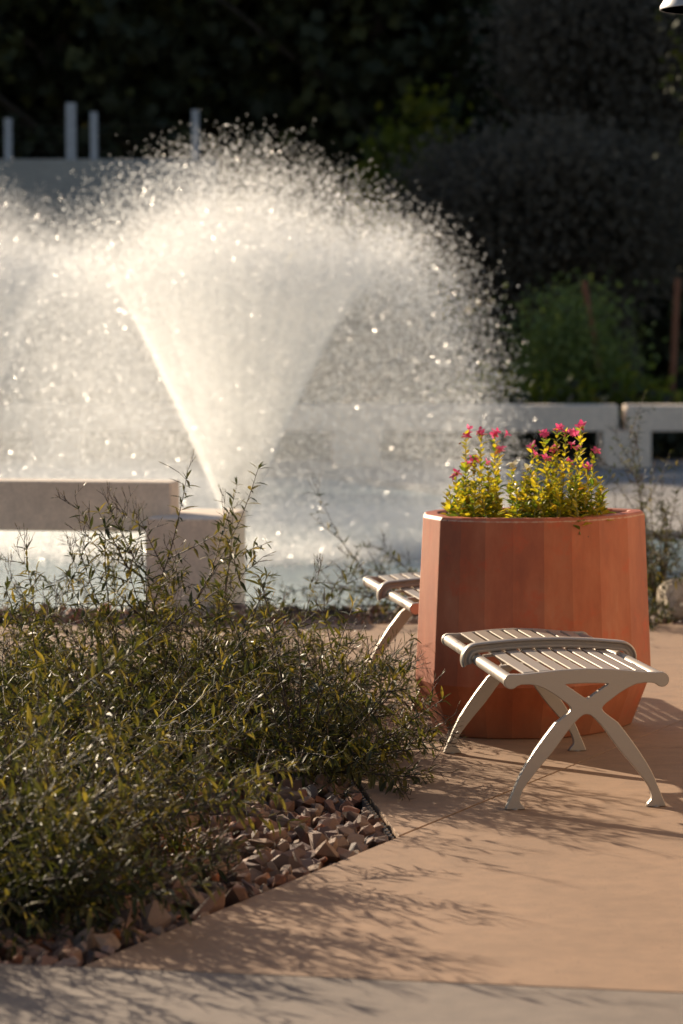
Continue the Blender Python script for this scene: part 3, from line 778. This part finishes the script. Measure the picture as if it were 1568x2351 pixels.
# ------------------------------------------------------------------ fountains
def spray_mesh(N, seed):
    r = np.random.default_rng(seed)
    sheet = r.random(N) < .5
    th = np.where(sheet, r.normal(R(18.4), R(.6), N), R(18)*r.random(N)**.8)
    # lumps in time and direction, as real jets pulse
    u_ = r.random(N); ph = r.uniform(0, 2*np.pi, N)
    for _ in range(4):   # drops thinned on the sunward, back left side to let light through
        bad = sheet & (u_ > (.52+.48*np.cos(ph+R(12)))); ph[bad] = r.uniform(0, 2*np.pi, bad.sum()); u_[bad] = r.random(bad.sum())*.85
    jet = np.floor(ph/(2*np.pi)*40)/40*2*np.pi
    ph = np.where(r.random(N) < .45, jet+r.normal(0, .03, N), ph)
    k = np.clip(r.lognormal(math.log(.31), .13, N), .24, .6); v0 = (11.2-1.45*np.minimum(1.1, th/R(18.4))**1.5)*np.clip(r.normal(1, .022, N), .9, 1.04)
    x = np.zeros(N); z = np.full(N, .1); vx = v0*np.sin(th); vz = v0*np.cos(th)
    T = np.where(r.random(N) < .42, r.uniform(.0, .42, N), r.uniform(.25, 1.0, N)*1.72); t = 0; dt = .012
    X, Z, land = np.zeros(N), np.zeros(N), np.zeros(N, bool); done = np.zeros(N, bool)
    spd = np.zeros(N)
    while t < 1.75:
        s = np.hypot(vx, vz); vx -= k*s*vx*dt; vz -= (9.81+k*s*vz)*dt; x += vx*dt; z += vz*dt; t += dt
        hit = (~done) & (z < 0); X[hit] = x[hit]; Z[hit] = 0; land |= hit; done |= hit
        cap = (~done) & (t >= T); fr = r.random(N)*dt; X[cap] = (x-vx*fr)[cap]; Z[cap] = (z-vz*fr)[cap]; done |= cap
    ring = r.random(N) < .15; th_ = R(18.4); X[ring] = 1.98+r.normal(0, .16, ring.sum()); Z[ring] = 0; land |= ring
    n = land.sum()   # splash where the drops land
    X[land] += r.normal(0, .13, n); Z[land] = np.abs(r.normal(0, .065, n))
    X = X+np.where(T < .42, .045+.075*np.minimum(1, Z/1.2), .12)
    turb = np.where(T < .42, .008, .02+.045*np.minimum(1, Z/2))
    px = X*np.cos(ph)+r.normal(0, 1, N)*turb; py = X*np.sin(ph)+r.normal(0, 1, N)*turb; pz = Z+r.normal(0, 1, N)*turb*.8
    pz = np.maximum(pz, .005)
    rad = np.clip(r.lognormal(math.log(.0035), .32, N), .0018, .016)
    T4 = np.array([(.94, 0, -.33), (-.47, .82, -.33), (-.47, -.82, -.33), (0, 0, 1)], np.float32)*1.25
    F = np.array([(0, 1, 2), (0, 3, 1), (1, 3, 2), (2, 3, 0)], np.int32)
    return scatter((T4, F), np.stack([px, py, pz], 1), rot_mats(N, r), rad, np.zeros(N))[:2]
V, F = spray_mesh(430000, 3)
def mist_mat(name, density, aniso):
    m = bpy.data.materials.new(name); m.use_nodes = True; t = m.node_tree; t.nodes.clear()
    out = node(t, 'ShaderNodeOutputMaterial'); v = node(t, 'ShaderNodeVolumePrincipled')
    v.inputs['Color'].default_value = (.97, .97, .97, 1); v.inputs['Density'].default_value = density; v.inputs['Anisotropy'].default_value = aniso
    t.links.new(v.outputs[0], out.inputs['Volume']); return m
M['mist'] = mist_mat('fine_water_mist', .09, .6); M['sheet'] = mist_mat('dense_water_sheet', 12.0, .6); M['thin'] = mist_mat('thin_sheet', 2.2, .6); M['inner'] = mist_mat('inner_water_mist', .13, .6)
def mist_mesh(name, prof, m, a0=0.0, a1=2*math.pi):
    """closed body of revolution from a closed (r, z) outline, over the angles a0 to a1"""
    bm = bmesh.new(); full = abs(a1-a0-2*math.pi) < 1e-6; seg = 48; ns = seg if full else seg+1; cols = []
    for i in range(ns):
        a_ = a0+(a1-a0)*i/seg; cols.append([bm.verts.new((r_*math.cos(a_), r_*math.sin(a_), z_)) for r_, z_ in prof])
    n = len(prof)
    for i in range(ns if full else ns-1):
        A, B = cols[i], cols[(i+1) % ns]
        for k in range(n): bm.faces.new((A[k], A[(k+1) % n], B[(k+1) % n], B[k]))
    if not full: bm.faces.new(cols[0]); bm.faces.new(cols[-1][::-1])
    o = from_bm(name, bm, m, None, True); me = o.data; bpy.data.objects.remove(o); return me
def path(th, v0=9.7, k=.31):
    x, z, vx, vz, P = 0, .1, v0*math.sin(th), v0*math.cos(th), []
    for i in range(400):
        s_ = math.hypot(vx, vz); vx -= k*s_*vx*.005; vz -= (9.81+k*s_*vz)*.005; x += vx*.005; z += vz*.005
        if i % 4 == 0: P.append((x, z))
        if z < .03: break
    return P
PT = [(x+.045+.075*min(1, z/1.2), z) for x, z in path(R(18.4))]; top = max(range(len(PT)), key=lambda i: PT[i][1])
DOME = mist_mesh('fine_mist', [(.004, .02), (1.98, .02), (2.04, .35)] + [(x*.97, z*.97) for x, z in PT[:top-1:-1] if z > .5] + [(.75, 2.30), (.45, 2.42), (.2, 2.5), (.004, 2.52)], M['mist'])
up = [q for q in PT[:top] if q[1] < .87*PT[top][1]]
nu = len(up); tk = [.06*(1-.93*i/(nu-1)) for i in range(nu)]
wall_ = [(x+.02, z) for x, z in up] + [(max(.01, up[i][0]+.02-tk[i]), up[i][1]+.006) for i in range(nu-1, -1, -1)]
SHEET = mist_mesh('water_sheet', wall_, M['sheet'], R(-130), R(62))
THIN = mist_mesh('thin_water_sheet', wall_, M['thin'], R(64), R(228))  # sunward arc kept thin so light reaches the dense front arc
INNER = mist_mesh('inner_mist', [(max(.006, x+.02-t_-.012), z+.012) for (x, z), t_ in zip(up, tk)] + [(up[-1][0]+.05, up[-1][1]+.14), (.78, 2.22), (.5, 2.36), (.25, 2.45), (.002, 2.49), (.001, .2)], M['inner'])
def fountain(loc, label, rz, mesh=None, size=1):
    root = empty('fountain', loc, rz); root.scale = (size,)*3
    if mesh is None: o = from_np('water_spray', V, F, M['drop'], root); mesh = o.data
    else: o = link(bpy.data.objects.new('water_spray', mesh), root)
    tag(o, kind='stuff')
    for me in (DOME, SHEET, THIN, INNER): tag(link(bpy.data.objects.new(me.name.split('.')[0], me), root), kind='stuff')
    lathe('nozzle', [(.05, -.12), (.05, 0), (.075, .03), (.07, .06), (.03, .07)], M['steel'], root, 20)
    tag(root, label, 'fountain', 'spray fountains in the pool')
    return mesh
fm_ = fountain((-.765, 20.4, -.06), 'tall dome shaped fountain spraying sunlit water, in the centre of the pool', 0)
fountain((-3.6, 26.2, -.06), 'fountain spray at the left edge, partly behind the large central fountain', 0, fm_, 1.02)

# ------------------------------------------------------------------ concrete beams round the pool
def seat_rail(label, cx, cy, rz, x0, x1, d, posts, cat='railing'):
    """beam from x0 to x1, posts as (x0, x1, y0, y1, top) in the rail's own axes"""
    root = empty('concrete_rail', (cx, cy, 0), rz)
    box('beam', x0, x1, 0, d, .375, .645, M['wall'], root, .008)
    for a_, b_, y0, y1, top in posts: box('post', a_, b_, y0, y1, -.1, top, M['wall'], root, .008)
    tag(root, label, cat, 'low concrete rails round the pool')
q = at(500, 1190, 14.85)
seat_rail('low tan concrete rail with a thick end post, behind the tallest shrub', q.x, 14.85, R(-8.5), -5.0, -.31, .23, [(-.39, 0, -.002, .80, .47)])
for o in bpy.data.objects:
    if o.name.startswith('beam'): o.location.y = .28
YB = 29.3
seat_rail('long pale concrete rail beyond the pool, left section behind the fountains', 0, YB, 0, -9.5, 2.86, .40, [(-6.4, -5.9, -.02, .5, .374), (-3.2, -2.7, -.02, .5, .374), (-.1, .4, -.02, .5, .374)])
seat_rail('long pale concrete rail beyond the pool, right section past the sunlit gap', 0, YB, 0, 2.945, 9.5, .40, [(2.7, 3.2, -.03, .62, .374), (5.6, 6.1, -.02, .5, .374)])

# ------------------------------------------------------------------ rocks, lamp, wall, posts
def boulder(label, p, s, seed, m):
    r = random.Random(seed); bm = bmesh.new(); bmesh.ops.create_icosphere(bm, subdivisions=3, radius=.5)
    ax = [Vector((r.gauss(0, 1), r.gauss(0, 1), r.gauss(0, 1))).normalized() for _ in range(9)]; cut = [r.uniform(.30, .42) for _ in ax]
    for v in bm.verts:
        for a_, c_ in zip(ax, cut):
            e = v.co.dot(a_)-c_
            if e > 0: v.co -= a_*e
        v.co = Vector((v.co.x*s[0], v.co.y*s[1], v.co.z*s[2]))
    o = from_bm('boulder', bm, m); o.location = (p[0], p[1], p[2])
    tag(o, label, 'boulder')
q = gnd(1572, 1412); boulder('pale sunlit sandstone boulder at the right edge, beside the loose poolside shrub', (q.x+.02, q.y-.12, .05), (.42, .32, .36), 3, M['rock_pale'])
# cone lamp
lp = at(1590, 22, 10.6)
lamp = empty('cone_lamp', (lp.x+.06, lp.y, 0))
tag(lamp, 'grey cone shaped lamp shade peeking in at the top right corner', 'lamp')
rr = lp.x+.06-at(1515, 20, 10.6).x; zl = lp.z
lathe('lamp_shade', [(rr, zl), (rr, zl+.012), (rr*.22, zl+.24), (.04, zl+.26), (.03, zl+.26), (rr*.2, zl+.235), (rr-.006, zl+.008), (rr-.006, zl)], M['shade'], lamp, 40)
lathe('pole', [(.035, 0), (.035, zl-.02), (.03, zl+.25)], M['shade'], lamp, 18)
lathe('lamp_glass', [(.06, zl+.10), (.06, zl+.05), (.03, zl+.03)], M['lamp_in'], lamp, 18)
# retaining wall with cable railing posts at the back left
root = empty('retaining_wall', (0, 40, 0)); q0 = at(0, 365, 40)
box('wall_face', -14, -1.75, 0, .35, -.1, q0.z, M['grey_wall'], root, .01)
tag(root, 'grey stucco retaining wall behind the fountain spray on the left', 'wall')
rail = empty('cable_railing', (0, 40, q0.z)); pz = []
for u, vt, w, Y in ((16, 270, .10, .12), (161, 235, .135, .08), (213, 255, .10, .16), (447, 250, .10, .16)):
    x = at(u, 300, 40).x; h = at(u, vt, 40).z-q0.z; bm = bmesh.new(); bm_box(bm, x-w/2, x+w/2, Y, Y+w, 0, h)
    o = from_bm('post', bm, M['grey_post'], rail); pz.append((x, Y+w/2, h))
for x in (-11.5, -9.5, -7.5, -6.1): 
    bm = bmesh.new(); bm_box(bm, x-.05, x+.05, .12, .22, 0, .6); from_bm('post', bm, M['grey_post'], rail)
for z in (.12, .24, .36, .48):
    V2, F2 = tube_np([(-12, .17, z)], [(-1.9, .17, z)], [.004], [.004], 6); from_np('cable', V2, F2, M['bark'], rail)
tag(rail, 'row of grey railing posts with thin cables on top of the retaining wall', 'railing')
# rust stakes
for k, (u0, v0, u1, v1, lab) in enumerate(((1340, 645, 1387, 930, 'leaning rust brown tree stake in front of the young green tree'), (1556, 640, 1541, 930, 'rust brown tree stake at the right edge, right of the young green tree'))):
    A, B = at(u1, v1, 33.0), at(u0, v0, 33.0); A = A + (A-B)*(A.z/(B.z-A.z))
    V2, F2 = tube_np([tuple(A)], [tuple(B)], [.042], [.038], 10); o = from_np('tree_stake', V2, F2, M['rust'], None, smooth=True)
    tag(o, lab, 'stake', 'tree stakes beyond the concrete rail')

# ------------------------------------------------------------------ trees and hedges
QUAD = (np.array([(-.5, 0, 0), (0, .5, .08), (.5, 0, 0), (0, -.5, .08)], np.float32), np.array([(0, 1, 2), (0, 2, 3)], np.int32))
def crown(name, root, lobes, n, size, m, seed, core=0.0):
    """leaf clumps through the volume of the lobes (x, y, z, rx, ry, rz)"""
    r = np.random.default_rng(seed); lob = np.array(lobes, float); w = lob[:, 3]*lob[:, 5]; w /= w.sum()
    C = []; per = 26; nc = n//per
    i = r.choice(len(lob), nc, p=w); d = r.normal(size=(nc, 3)); d /= np.linalg.norm(d, axis=1, keepdims=True)
    q = r.random(nc)**.45; c = lob[i, :3]+d*lob[i, 3:]*q[:, None]
    p = np.repeat(c, per, 0)+r.normal(size=(nc*per, 3))*np.array([.22, .22, .16])*np.repeat(r.uniform(.6, 1.4, nc), per)[:, None]
    sc = size*r.uniform(.6, 1.4, len(p)); var = np.clip(np.repeat(r.random(nc), per)*.8+r.normal(.1, .1, len(p)), 0, .99)
    V2, F2, A = scatter(QUAD, p-np.array(root.location), rot_mats(len(p), r), sc, var)
    tag(from_np(name, V2, F2, m, root, A), kind='stuff')
def trunk(root, h, r0, limbs, seed, m):
    r = np.random.default_rng(seed); seg = []; p = np.array([0, 0, -.1]); n = 8; pts = []
    for i in range(n):
        q = p+np.array([r.normal()*.08, r.normal()*.08, h/n]); seg.append((p, q, r0*(1-.6*i/n), r0*(1-.6*(i+1)/n))); p = q; pts.append(q)
    for k in range(limbs):
        b_ = pts[r.integers(3, n)]; a_ = r.uniform(0, 6.28); d = np.array([math.cos(a_), math.sin(a_), r.uniform(.4, 1)]); q = b_
        for i in range(4):
            t_ = q+d*h*.1+r.normal(size=3)*.05; seg.append((q, t_, r0*.4*(1-i*.2), r0*.4*(1-(i+1)*.2))); q = t_
    V2, F2 = tube_np([s[0] for s in seg], [s[1] for s in seg], [s[2] for s in seg], [s[3] for s in seg], 8)
    from_np('trunk', V2, F2, m, root, smooth=True)
def tree(name, label, x, y, h, w, n, m, seed, size=.26, low=.1, group='dark evergreens behind the pool', r0=.2):
    root = empty(name, (x, y, 0)); r = np.random.default_rng(seed); trunk(root, h*.75, r0, 7, seed, M['bark'])
    lob = [(x, y, h*(.5+low/2), w*.5, w*.5, h*(.5-low/2)*.92)]
    for k in range(7):
        a_ = r.uniform(0, 6.28); lob.append((x+w*.32*math.cos(a_), y+w*.3*math.sin(a_), h*r.uniform(low+.2, .85), w*r.uniform(.2, .32), w*.28, h*r.uniform(.12, .2)))
    crown('crown', root, lob, n, size, m, seed); tag(root, label, 'tree', group)
for k, (x, y, h, w, lab) in enumerate(((-7.6, 47, 9.5, 5.6, 'dark evergreen behind the left end of the railing posts, at the frame edge'), (-4.6, 46, 11.5, 5.2, 'dark evergreen rising behind the railing posts'), (-1.9, 47, 12, 5.0, 'dark evergreen above the left half of the fountain dome'),
                                      (.6, 46, 12.5, 5.0, 'dark evergreen above the top of the fountain dome'), (3.1, 48, 12, 5.0, 'dark evergreen between the fountain and the grey green tree'), (6.0, 50, 12, 5.6, 'dark evergreen behind the grey green tree'), (9.0, 48, 10, 5.2, 'dark evergreen beyond the right frame edge'))):
    tree('evergreen_tree', lab, x, y, h, w, 9000, M['tree_dark'], 100+k)
for k in range(7):
    tree('evergreen_tree', ['first','second','third','fourth','fifth','sixth','seventh'][k]+' dark evergreen from the left in the rear row behind the others', -9+k*3.1, 54+(k % 2)*1.5, 12.5+(k % 3)*.6, 5.4, 6000, M['tree_dark'], 120+k, .34, .03, 'rear row of dark evergreens')
for k in range(6):
    tree('evergreen_tree', ['first', 'second', 'third', 'fourth', 'fifth', 'sixth'][k]+' dark evergreen leftward beyond the left frame edge', -10.6-k*3.2, 46.5+(k % 2)*1.5, 9.4+(k % 3)*.5, 5.2, 5000, M['tree_dark'], 170+k, .32)
tree('grey_green_tree', 'hazy grey green tree filling the upper right behind the lamp', 4.3, 41, 7.6, 4.2, 52000, M['tree_grey'], 140, .075, .35, None)
tree('grey_green_tree', 'lower drooping grey green tree right of the fountain spray', 3.0, 38.5, 4.2, 3.9, 40000, M['tree_grey'], 141, .07, .28, None)
tree('yellow_green_tree', 'thin tree with backlit yellow green leaves beside the fountain dome', .95, 42.5, 4.9, 1.3, 1300, M['tree_lit'], 142, .15, .45, None, .06)
tree('yellow_green_tree', 'small tree with yellow green tips lower right of the fountain dome', 2.1, 42.0, 3.9, 1.4, 1000, M['tree_lit'], 143, .15, .4, None, .06)
q = at(1330, 800, 32.4)
tree('young_tree', 'young green tree with feathery foliage between the two rust brown stakes', q.x+.05, 33.4, 2.05, 1.15, 8000, M['young'], 144, .055, .12, None, .035)
tree('columnar_tree', 'tall narrow green tree at the right frame edge below the lamp', 4.1, 30.5, 7.6, .62, 2600, M['tree_side'], 145, .09, .27, None, .05)
def hedge(label, x0, x1, y, d, h, n, m, seed, size=.09):
    root = empty('hedge', ((x0+x1)/2, y, 0)); r = np.random.default_rng(seed); lob = []
    x = x0
    while x < x1: lob.append((x, y, h*.45, .5, d, h*.5*r.uniform(.85, 1.1))); x += .5
    crown('foliage', root, lob, n, size, m, seed); tag(root, label, 'hedge')
hedge('low dark hedge seen under the long concrete rail', -9, 9, 31.6, .35, .62, 9000, M['tree_dark'], 150, .12)
hedge('low dry olive ground shrubs just above the right end of the concrete rail', 1.6, 7.5, 32.6, .4, .80, 6000, M['tree_lit'], 151, .1)
hedge('dark understorey hedge along the foot of the evergreens', -10, 12, 44.5, .8, 2.6, 16000, M['tree_dark'], 152, .3)
# unseen building out to the right, added to bounce light onto the planter
root = empty('stucco_reflector', (3.3, 9, 0)); box('wall_face', 0, 4, -5.5, 5, -.1, 4.6, M['stucco'], root, .01)
tag(root, 'unseen tan stucco building just outside the right edge', 'reflector')
